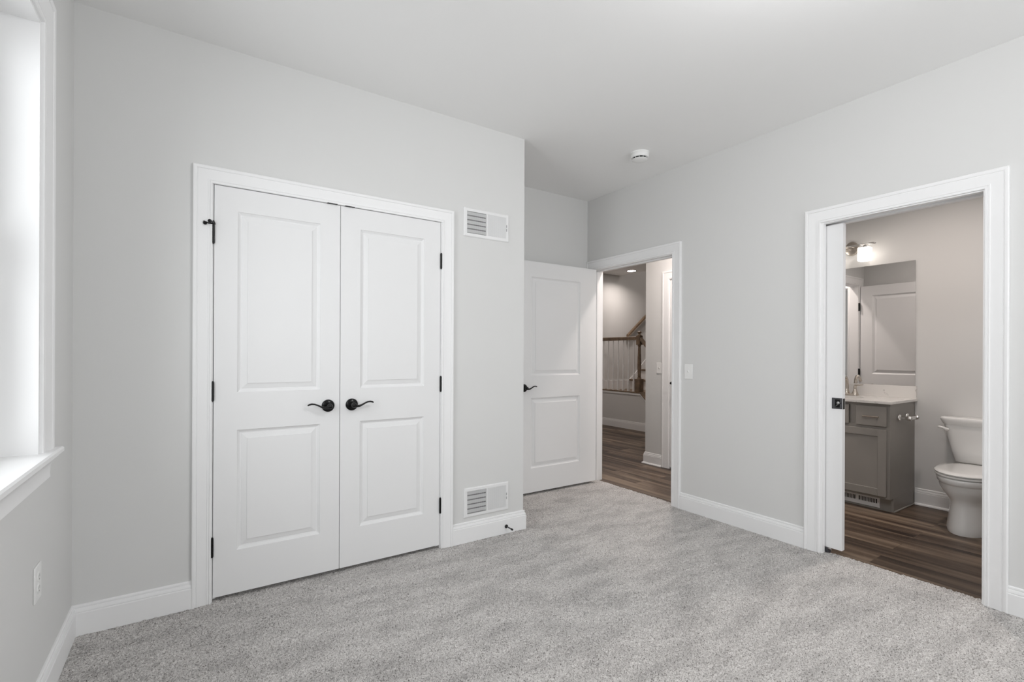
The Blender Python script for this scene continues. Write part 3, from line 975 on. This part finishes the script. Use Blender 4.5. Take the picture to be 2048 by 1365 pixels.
dw = front('drawer', 1.517, 1.724, .671, .827, False, va)
bar_pull(1.612, .747, .110, dw)
front('false_front', 1.775, 2.190, .671, .827, False, va)
dw = front('drawer', 2.243, 2.453, .671, .827, False, va)
bar_pull(2.348, .747, .110, dw)
d = front('door', 1.517, 1.980, .122, .647, True, va)
bar_pull(1.955, .56, .11, d, True)
d = front('door', 1.986, 2.453, .122, .647, True, va)
bar_pull(2.012, .56, .11, d, True)

# countertop with an oval basin cut-out, backsplash and basin
ct0 = empty('countertop', (4.77, 1.97, .85), 'white quartz countertop with backsplash on the grey vanity', 'countertop')
CX0, CY0, CY1, ZT0, ZT1 = 4.497, 1.479, 2.473, .850, .871
bc, ba, bb = (4.74, 1.965), .150, .205
n = 64
ang = [2 * PI * k / n for k in range(n)]
inn = [(bc[0] + ba * math.cos(t), bc[1] + bb * math.sin(t)) for t in ang]
out = []
for t in ang:
    c, s = math.cos(t), math.sin(t)
    k = min(((XB - bc[0]) / c if c > 1e-6 else (CX0 - bc[0]) / c if c < -1e-6 else 1e9), ((CY1 - bc[1]) / s if s > 1e-6 else (CY0 - bc[1]) / s if s < -1e-6 else 1e9))
    out.append([bc[0] + c * k, bc[1] + s * k])
for cx_, cy_ in ((CX0, CY0), (CX0, CY1), (XB, CY0), (XB, CY1)):
    j = min(range(n), key=lambda i: (out[i][0] - cx_) ** 2 + (out[i][1] - cy_) ** 2)
    out[j] = [cx_, cy_]
mb = MB()
mb.rings([[(x, y, ZT1) for x, y in inn], [(x, y, ZT1) for x, y in out], [(x, y, ZT0) for x, y in out], [(x, y, ZT0) for x, y in inn], [(x, y, ZT1) for x, y in inn]], True, False)
weld(mb.build('slab', M['quartz'], ct0, smooth=False, bevel=.002))
MB().box(XB - .020, XB, CY0 + .003, CY1, ZT1, .975).build('backsplash', M['quartz'], ct0, bevel=.0015)
sk = empty('sink', (bc[0], bc[1], .70), 'white oval basin set under the quartz countertop', 'sink')
mb = MB()
prof = [(1.06, 0), (1.0, 0), (.99, -.02), (.93, -.08), (.78, -.125), (.45, -.145), (.10, -.150)]
mb.rings([[(bc[0] + ba * r * math.cos(t), bc[1] + bb * r * math.sin(t), ZT0 + h - .001) for t in ang] for r, h in prof], True, False)
back = [(1.06, 0), (1.03, -.03), (.97, -.09), (.80, -.138), (.45, -.158), (.10, -.163)]
mb.rings([[(bc[0] + ba * r * math.cos(t), bc[1] + bb * r * math.sin(t), ZT0 + h - .001) for t in ang] for r, h in back], True, False)
mb.build('basin', M['porcelain'], sk, ang=60)
MB().lathe([(.022, 0), (.022, .004), (.012, .005)], (bc[0], bc[1], ZT0 - .156), (0, 0, 1), 20).build('drain', M['nickel'], sk)

# faucet: centreset with bell handles and an arched spout
fa = empty('faucet', (4.945, 1.962, ZT1), 'brushed nickel two-handle faucet on the countertop by the mirror', 'faucet')
fx, fy = 4.945, 1.962
bp_ = MB()
ring = lambda s, z: [(fx + s * .028 * math.cos(t), fy + s * (.064 * (1 if math.sin(t) > 0 else -1) * (1 if abs(math.sin(t)) > .01 else 0) + .030 * math.sin(t)), z) for t in [2 * PI * (k + .5) / 32 for k in range(32)]]
bp_.rings([ring(1, ZT1 + .0005), ring(1, ZT1 + .012), ring(.94, ZT1 + .017), ring(.5, ZT1 + .018)])
bp_.build('base_plate', M['nickel'], fa, ang=40)
for sgn in (-1, 1):
    hy = fy + sgn * .066
    hb = MB()
    hb.lathe([(.0265, .010), (.0255, .018), (.018, .036), (.0130, .056), (.0105, .068), (.0125, .072), (.0115, .080), (.0095, .084)], (fx, hy, ZT1), (0, 0, 1), 24)
    hb.tube([(fx, hy - sgn * -.004, ZT1 + .092), (fx - .004, hy + sgn * .020, ZT1 + .094), (fx - .010, hy + sgn * .045, ZT1 + .097), (fx - .014, hy + sgn * .066, ZT1 + .100)], [(.010, .006), (.008, .0055), (.007, .005), (.0075, .0045)], 12)
    hb.lathe([(.0095, .084), (.0100, .090), (.0090, .097), (.004, .099)], (fx, hy, ZT1), (0, 0, 1), 20)
    hb.build('handle', M['nickel'], fa, ang=50)
sp_ = MB()
sp_.lathe([(.026, .012), (.024, .020), (.0175, .045), (.0150, .060)], (fx, fy, ZT1), (0, 0, 1), 24)
sp_.tube([(fx, fy, ZT1 + .04), (fx + .004, fy, ZT1 + .09), (fx, fy, ZT1 + .135), (fx - .018, fy, ZT1 + .162), (fx - .048, fy, ZT1 + .168), (fx - .080, fy, ZT1 + .150), (fx - .100, fy, ZT1 + .120)],
         [.0165, .0150, .0135, .0130, .0125, .0125, .0135], 16)
sp_.build('spout', M['nickel'], fa, ang=60)

# mirror
mi = empty('wall_mirror', (XW - .004, 1.98, .99), 'frameless wall mirror above the vanity countertop', 'mirror')
MB().box(XW - .0065, XW - .0005, 1.493, 2.460, .978, 2.029).build('glass', M['mirror'], mi, smooth=False)
MB().box(XW - .008, XW, 1.493, 2.460, .9755, .9785).build('channel', M['chrome'], mi, smooth=False)

# vanity light
vl = empty('vanity_light', (XW, 1.962, 2.20), 'two-bar chrome vanity light with lit square glass shades', 'wall lamp')
ly = 1.962
mb = MB()
ell = lambda s, x: [(x, ly + s * .055 * math.cos(t), 2.205 + s * .064 * math.sin(t)) for t in [2 * PI * k / 40 for k in range(40)]]
mb.rings([ell(1, XW - .0005), ell(1, XW - .012), ell(.93, XW - .020), ell(.6, XW - .024)])
mb.build('backplate', M['nickel'], vl, ang=40)
mb = MB()
for yy in (ly - .02, ly + .02):
    mb.tube([(XW - .02, yy, 2.212), (XW - .115, yy, 2.212)], .006, 12)
mb.build('arm', M['chrome'], vl)
for dx in (.085, .125):
    MB().box(XW - dx - .006, XW - dx + .006, ly - .215, ly + .215, 2.206, 2.214).build('bar', M['chrome'], vl, bevel=.002)
for sgn in (-1, 1):
    yy = ly + sgn * .138
    MB().lathe([(.012, .0), (.012, -.016), (.022, -.020), (.022, -.030)], (XW - .105, yy, 2.212), (0, 0, 1), 20).build('socket_cap', M['chrome'], vl)
    sh = MB()
    q = .043
    rg_ = lambda k, z: [(XW - .105 + k * a, yy + k * b, z) for a, b in ((-1, -.8), (-.8, -1), (.8, -1), (1, -.8), (1, .8), (.8, 1), (-.8, 1), (-1, .8))]
    sh.rings([rg_(q * .45, 2.184), rg_(q * .98, 2.180), rg_(q, 2.170), rg_(q, 2.070), rg_(q * .97, 2.064)], True, True)
    sh.build('shade', M['shade'], vl, ang=40)

# toilet paper holder on the cabinet side
tp = empty('toilet_paper_holder', (4.78, VY0, .735), 'chrome double-post toilet paper holder on the side of the vanity', 'toilet paper holder')
for xx in (4.695, 4.855):
    MB().lathe([(.026, 0), (.027, .005), (.023, .012), (.013, .017), (.011, .042), (.012, .050), (.0180, .058), (.0200, .069), (.016, .081), (.005, .085)], (xx, VY0 - .001, .735), (0, -1, 0), 24).build('post', M['chrome'], tp, ang=50)
MB().tube([(4.695, VY0 - .066, .735), (4.735, VY0 - .066, .735), (4.736, VY0 - .066, .735), (4.814, VY0 - .066, .735), (4.815, VY0 - .066, .735), (4.855, VY0 - .066, .735)], [.009, .009, .0130, .0130, .009, .009], 14).build('roller', M['chrome'], tp)

# toe kick register
tk = empty('toe_kick_register', (4.600, 1.74, ZF), 'white slotted register set into the toe kick of the vanity', 'vent')
TX = 4.6045
y0, y1, z0, z1 = 1.588, 1.905, .008, .092
Tk = frame((TX, 0, 0), (0, 1, 0), (-1, 0, 0))
mb = MB(Tk)
# face plate with two rows of slots cut through
banks = [(y0 + .018, (y0 + y1) / 2 - .012), ((y0 + y1) / 2 + .012, y1 - .018)]
za, zb_ = z0 + .030, z1 - .018
mb.box(y0, y1, 0, .004, z0, za).box(y0, y1, 0, .004, zb_, z1)
mb.box(y0, banks[0][0], 0, .004, za, zb_).box(banks[0][1], banks[1][0], 0, .004, za, zb_).box(banks[1][1], y1, 0, .004, za, zb_)
for a, b in banks:
    nn = 12
    w_ = (b - a) / nn
    for k in range(1, nn):
        mb.box(a + k * w_ - .0022, a + k * w_ + .0022, 0, .004, za, zb_)
mb.build('face_plate', M['vent'], tk, smooth=False)
MB(Tk).box(y0 + .01, y1 - .01, .0001, .0008, za - .002, zb_ + .002).build('duct_shade_sheet', M['dark'], tk, smooth=False)  # flat dark sheet painted as shade behind the toe kick slots
MB(Tk).lathe([(.0028, .004), (.0028, .0048), (.001, .0052)], (y0 + .009, 0, (z0 + z1) / 2 + .004), (0, 1, 0), 12).build('screw', M['steel'], tk)

# ------------------------------------------------------------------ toilet (faces -x)
ty = 1.052
to = empty('toilet', (4.7, ty, ZF), 'white two-piece toilet with a closed lid against the far wall', 'toilet')


def sup(cx, hx, hyw, z, e=2.4, n=48, front=1.0):
    """superellipse ring; front<1 keeps the nose rounder"""
    pts = []
    for k in range(n):
        t = 2 * PI * k / n
        c, s = math.cos(t), math.sin(t)
        x = math.copysign(abs(c) ** (2 / e), c); y = math.copysign(abs(s) ** (2 / e), s)
        pts.append((cx + hx * x, ty + hyw * y, z))
    return pts


def egg(xf, xb, hw, z, n=56, sq=2.0):
    """elongated bowl outline: nose at xf (towards the room), squared back at xb"""
    L = xb - xf
    cx = xf + L * .56
    pts = []
    for k in range(n):
        t = 2 * PI * k / n
        c, s = math.cos(t), math.sin(t)
        if c < 0:
            x = cx + c * (cx - xf); y = hw * math.copysign(abs(s) ** .95, s)
        else:
            e = 2.0 / 3.0
            x = cx + abs(c) ** e * (xb - cx); y = hw * math.copysign(abs(s) ** .8, s)
        pts.append((x, ty + y, z))
    return pts


# tank
mb = MB()
rs = []
for z, hw, hx in ((.415, .150, .070), (.425, .158, .078), (.50, .176, .084), (.60, .198, .090), (.690, .216, .094), (.705, .217, .095)):
    rs.append(sup(XW - .012 - hx, hx, hw, z, 5.0))
mb.rings(rs)
mb.build('tank', M['porcelain'], to, ang=50)
mb = MB()
rs = []
for z, hw, hx in ((.702, .222, .098), (.712, .228, .102), (.735, .238, .107), (.748, .240, .108), (.755, .236, .105), (.759, .222, .094)):
    rs.append(sup(XW - .006 - .104, hx, hw, z, 4.5))
mb.rings(rs)
mb.build('tank_lid', M['porcelain'], to, ang=50)
lv = MB()
lx = XW - .012 - .19
lv.lathe([(.013, 0), (.013, .012), (.009, .016)], (lx + .004, ty + .186, .664), (-1, 0, 0), 20)
lv.tube([(lx - .010, ty + .180, .664), (lx - .018, ty + .190, .670), (lx - .020, ty + .208, .678), (lx - .018, ty + .226, .681), (lx - .014, ty + .238, .680)], [(.010, .011), (.0095, .010), (.007, .0085), (.0085, .0085), (.005, .005)], 14)
lv.build('flush_lever', M['porcelain'], to)
# bowl and pedestal, one continuous body
mb = MB()
rs = []
XN = 4.345
for z, xf, xb, hw in ((ZF, 4.400, 4.955, .128), (.015, 4.396, 4.955, .131), (.05, 4.402, 4.95, .126), (.12, 4.412, 4.94, .118), (.185, 4.416, 4.94, .113), (.215, 4.410, 4.94, .118), (.240, 4.396, 4.94, .133),
                      (.270, 4.376, 4.945, .155), (.300, 4.360, 4.945, .170), (.330, 4.352, 4.95, .177), (.340, 4.346, 4.95, .178), (.344, 4.340, 4.95, .183), (.372, 4.336, 4.95, .187), (.378, 4.338, 4.95, .186), (.381, 4.350, 4.945, .176)):
    rs.append(egg(xf, xb, hw, z))
mb.rings(rs)
mb.build('bowl', M['porcelain'], to, ang=60)
mb = MB()
mb.rings([egg(4.360, 4.86, .168, .3830), egg(4.356, 4.86, .172, .3850), egg(4.336, 4.865, .187, .3868), egg(4.334, 4.865, .188, .395), egg(4.340, 4.86, .184, .3982), egg(4.360, 4.86, .168, .3995)])
mb.build('seat', M['porcelain'], to, ang=60)
mb = MB()
mb.rings([egg(4.362, 4.855, .166, .4000), egg(4.358, 4.855, .170, .4022), egg(4.337, 4.86, .186, .4042), egg(4.334, 4.86, .188, .412), egg(4.344, 4.855, .180, .4195), egg(4.40, 4.83, .140, .4225), egg(4.50, 4.76, .07, .4235)])
mb.build('seat_lid', M['porcelain'], to, ang=60)
MB().tube([(4.862, ty - .085, .405), (4.862, ty + .085, .405)], .012, 14).build('seat_hinge', M['porcelain'], to)
cp = MB().lathe([(.013, 0), (.013, .008), (.009, .014), (.002, .016)], (4.62, ty + .112, ZF + .008), (0, 0, 1), 16)
cp.build('bolt_cap', M['porcelain'], to)

# ------------------------------------------------------------------ hall
# wall across the hall, ending in a corner
HC = 3.752
HD0, HD1 = 2.60, 3.417
mb = MB()
mb.box(XH, XH + .115, HD1 + J, HC, -.06, H).box(XH, XH + .115, HD0 - J, HD1 + J, HEAD + J, H).box(XH, XH + .115, YBH1, HD0 - J, -.06, H)
mb.box(XH + .115, 5.3, HC - .115, HC, -.06, H)
struct('wall_hall_corner', mb, M['wall'], 'wall corner across the hallway with a switch and door casing', 'wall', smooth=False)
Th = frame((XH, 0, 0), (0, 1, 0), (-1, 0, 0))
struct('trim_11', MB(Th).casing(HD0 - .006, HD1 + .006, ZF, HEAD + .006, CAS), M['trim'], 'white casing of the door across the hallway', 'door casing', ang=20)
mb = MB().box(XH, XH + .115, HD1, HD1 + J, ZF, HEAD).box(XH, XH + .115, HD0 - J, HD0, ZF, HEAD).box(XH, XH + .115, HD0 - J, HD1 + J, HEAD, HEAD + J)
struct('trim_12', mb, M['trim'], 'white jamb of the door across the hallway', 'door jamb', smooth=False)
hd = empty('door_6', (XH, HD1, 0), 'white door with a black handle across the hallway', 'door', 'structure')
Thd = frame((XH + .002, 0, 0), (0, 1, 0), (-1, 0, 0))
weld(leaf_mesh(Thd, HD0 + .003, HD1 - .003, .01, HEAD - .003, .035, [(HD0 + .12, HD1 - .12, .235, .84), (HD0 + .12, HD1 - .12, 1.02, 1.925)]).build('door_leaf', M['door'], hd, smooth=False))
lever(Thd, HD1 - .054, .925, hd, -1)
base('baseboard_hall', [(XH, HD1 + .095), (XH, HC), (5.2, HC)], 'white baseboard with shoe moulding wrapping the hallway corner', ZF, shoe=True, prof=[(o, h * .97) for o, h in BASE])
switch(Th, 3.556, 1.081, 'white toggle switch on the wall corner across the hallway')

XF, YF = 8.6, 6.562
XO = 6.841                                            # the hall ceiling stops here, the stair shaft opens upwards
KX, KZ = 6.080, .598
ZS = 5.0
struct('wall_hall_far', MB().box(XF, XF + .1, 2.9, YF + .1, -.06, ZS), M['wall'], 'far wall at the head of the stair flight', 'wall', smooth=False)
struct('wall_hall_end', MB().box(XR2 - .1, XF, YF, YF + .1, -.06, H + .3).box(XO - .1, XF, YF, YF + .1, H + .3, ZS), M['wall'], 'end wall beyond the stair railing carrying the stained handrail', 'wall', smooth=False)
struct('wall_hall_near', MB().box(XR2 - .05, XR2, YD, YF, -.06, H), M['wall'], 'hallway wall beyond the bedroom doorway', 'wall', smooth=False)
struct('wall_hall_side', MB().box(5.3, XF, 2.9, 3.0, -.06, ZS).box(5.25, 5.3, 2.9, HC, -.06, H), M['wall'], 'hallway wall beside the foot of the stairs', 'wall', smooth=False)
struct('wall_hall_shaft', MB().box(XO - .1, XO, 3.0, YF, H + .1, ZS), M['wall'], 'upper wall of the stair shaft above the hallway ceiling', 'wall', smooth=False)
struct('ceiling_stairs', MB().box(XO - .1, XF + .1, 2.9, YF + .1, ZS, ZS + .1), M['ceiling'], 'ceiling high over the stair shaft', 'ceiling', smooth=False)
# knee wall under the railing: level part then a part stepping down with the stairs
NY = 5.372
sl = 1.0
mb = MB()
kp = [(YF, -.06), (YF, KZ - .03), (NY, KZ - .03), (NY - .30, KZ - .03 - .27), (NY - .56, KZ - .03 - .5), (NY - .56, -.06)]
mb.rings([[(x, y, z) for y, z in kp] for x in (KX, KX + .11)])
struct('wall_hall_knee', mb, M['wall'], 'low knee wall under the stair railing', 'wall', smooth=False)
# white cap moulding and dark wood cap
mb = MB()
mp_ = [(YF, KZ - .03), (YF, KZ + .002), (NY - .005, KZ + .002), (NY - .56, KZ - .498), (NY - .56, KZ - .53), (NY - .012, KZ - .03)]
mb.rings([[(x, y, z) for y, z in mp_] for x in (KX - .016, KX + .126)])
struct('trim_13', mb, M['trim'], 'white moulding capping the knee wall', 'cap moulding', smooth=False)
mb = MB()
mp_ = [(YF, KZ + .002), (YF, KZ + .020), (NY - .0, KZ + .020), (NY - .56, KZ - .480), (NY - .56, KZ - .498), (NY - .005, KZ + .002)]
mb.rings([[(x, y, z) for y, z in mp_] for x in (KX - .022, KX + .132)])
struct('trim_14', mb, M['wood'], 'stained wood cap along the top of the knee wall', 'wood cap', smooth=False)
base('baseboard_hall_knee', [(KX, NY - .56), (KX, YF)], 'white baseboard along the foot of the knee wall', ZF, prof=[(o, h * .98) for o, h in BASE])

# railing: newel, handrails, balusters
RX = KX + .052
rl = empty('stair_railing', (RX, NY, KZ + .02), 'stained wood stair railing with white balusters and turned newel', 'railing')
NB = NY
NY = 5.445
nw = MB()
b0, s = KZ + .020, .050
nw.box(RX - s, RX + s, NY - s, NY + s, b0, b0 + .21)
nw.lathe([(.036, .205), (.038, .215), (.028, .228), (.030, .240), (.022, .250), (.030, .262), (.026, .270), (.0315, .40), (.028, .56), (.022, .72), (.020, .745), (.028, .752), (.030, .765), (.024, .775)], (RX, NY, b0), (0, 0, 1), 20)
nw.box(RX - .038, RX + .038, NY - .038, NY + .038, b0 + .772, b0 + .925)
nw.lathe([(.038, .925), (.030, .936), (.016, .945), (.018, .955), (.034, .972), (.036, .982), (.020, .996), (.004, 1.000)], (RX, NY, b0), (0, 0, 1), 20)
nw.build('newel_post', M['wood'], rl, bevel=.003)
RZ = 1.500
rp = [(-.032, -.028), (.032, -.028), (.026, -.006), (.032, .006), (.026, .024), (0, .032), (-.026, .024), (-.032, .006), (-.026, -.006)]
mb = MB()
mb.rings([[(RX + a, y, RZ + b) for a, b in rp] for y in (NY + .036, YF)])
mb.build('handrail', M['wood'], rl, ang=50)
mb = MB()
mb.rings([[(RX + a, y, z + b) for a, b in rp] for y, z in ((NY - .036, RZ - .01), (NB - .56, RZ - .60))])
mb.build('handrail', M['wood'], rl, ang=50)
bal0 = None
ys = [NY + .117 * k + .118 for k in range(0, 9)] 
for i, y in enumerate(ys + [NB - .10, NB - .22, NB - .34, NB - .46]):
    low = KZ + .020 if y > NY else KZ + .016 - (NB - y) * .893
    hgt = (RZ - .026 - low) if y > NY else (RZ - .09 - (NB - y) * .95 - low)
    mb = MB()
    mb.box(RX - .016, RX + .016, y - .016, y + .016, low, low + .17)
    mb.lathe([(.014, .165), (.016, .18), (.012, .19), (.0145, .205), (.014, .30), (.0085, hgt)], (RX, y, low), (0, 0, 1), 12)
    mb.build('baluster', M['trim'], rl, bevel=.0)

# wall handrail rising along the end wall
wr = empty('wall_handrail', (7.0, YF - .06, 1.59), 'stained wood handrail rising along the stairwell wall', 'handrail')
hy_ = YF - .065
mb = MB()
mb.rings([[(x, hy_ + a * .85, z + b * .95) for a, b in rp] for x, z in ((6.98, 1.592), (8.5, 1.592 + 1.52 * .775))])
mb.build('rail', M['wood'], wr, ang=50)
for x in (7.10, 8.3):
    z = 1.592 + (x - 6.98) * .775 - .03
    MB().tube([(x, YF, z - .05), (x, YF - .04, z - .05), (x, hy_, z)], .006, 10).build('bracket', M['nickel'], wr)

# stairs: a short lower flight up to the landing, then the main flight rising away along the end wall
stc = empty('staircase', (6.7, 5.8, ZF), 'flight of stained treads with white risers behind the railing', 'stairs')
LZ = .565
SX0, SY0, SY1 = KX + .112, 5.42, YF - .018
MB().box(SX0, 7.10, SY0, SY1, LZ - .03, LZ).build('landing', M['wood'], stc, smooth=False)
for k in range(3):
    y1 = SY0 - .25 * k
    zk = LZ - .19 * (k + 1)
    MB().box(SX0, 7.10, y1 - .02, y1, max(zk, ZF), zk + .162).build('riser', M['trim'], stc, smooth=False)
    if k < 2:
        MB().box(SX0, 7.10, y1 - .275, y1 - .02, zk - .028, zk).build('tread', M['wood'], stc, bevel=.006)
for k in range(6):
    x0 = 7.10 + .245 * k
    zk = LZ + .19 * (k + 1)
    MB().box(x0, x0 + .02, 5.56, SY1, zk - .19, zk - .028).build('riser', M['trim'], stc, smooth=False)
    MB().box(x0 - .025, min(x0 + .245, XF - .01), 5.56, SY1, zk - .028, zk).build('tread', M['wood'], stc, bevel=.006)
mb = MB()
sk_ = [(7.08, ZF), (7.08, LZ + .16), (8.58, LZ + .16 + 1.5 * .775), (8.58, ZF)]
mb.rings([[(x, y, z) for x, z in sk_] for y in (5.535, 5.549)])
mb.build('stringer', M['trim'], stc, smooth=False)
mb = MB()
pt = [(KX + .12, LZ + .003), (KX + .12, .735), (7.00, .735), (7.10, .75), (7.22, .83), (7.34, .94), (7.60, 1.17), (8.58, 1.17 + .98 * .775), (8.58, LZ + .003)]
mb.rings([[(x, y, z) for x, z in pt] for y in (YF - .016, YF - .0005)])
struct('trim_15', mb, M['trim'], 'white skirt board following the stairs on the stairwell wall', 'skirt board', smooth=False)


# recessed ceiling lights: one in view, the others unseen and added as fill
def recessed(x, y, label, watt, H=H):
    r = empty('recessed_light', (x, y, H), label, 'ceiling light')
    MB().lathe([(.092, 0), (.092, -.004), (.078, -.008), (.072, -.004)], (x, y, H), (0, 0, 1), 36, cap=False).build('trim_ring', M['plate'], r)
    MB().lathe([(.072, -.0035), (.071, -.005)], (x, y, H), (0, 0, 1), 36).build('lens', M['led'], r)
    d_ = bpy.data.lights.new('recessed_light_beam', 'AREA')
    d_.shape = 'DISK'; d_.size = .14; d_.energy = watt; d_.color = (1.0, .89, .83); d_.spread = R(150)
    o = bpy.data.objects.new('recessed_light_beam', d_)
    C.objects.link(o); o.location = (x, y, H - .012)
    return r


recessed(6.60, 6.05, 'lit round recessed light in the stairwell ceiling', 8)
recessed(7.6, 5.0, 'added unseen recessed light high over the stair flight', 11, ZS)  # lamp added out of view to lighten the end wall
recessed(4.70, 5.20, 'added unseen recessed light over the wide part of the hallway', 9)  # lamp added out of view to light the knee wall
recessed(3.86, 3.00, 'added unseen recessed light over the hallway near the bathroom door', 13)  # lamp added out of view to brighten the hall corner

recessed(4.15, 1.25, 'added unseen recessed light in the bathroom ceiling above the toilet', 10.5)  # lamp added out of view to brighten the bathroom
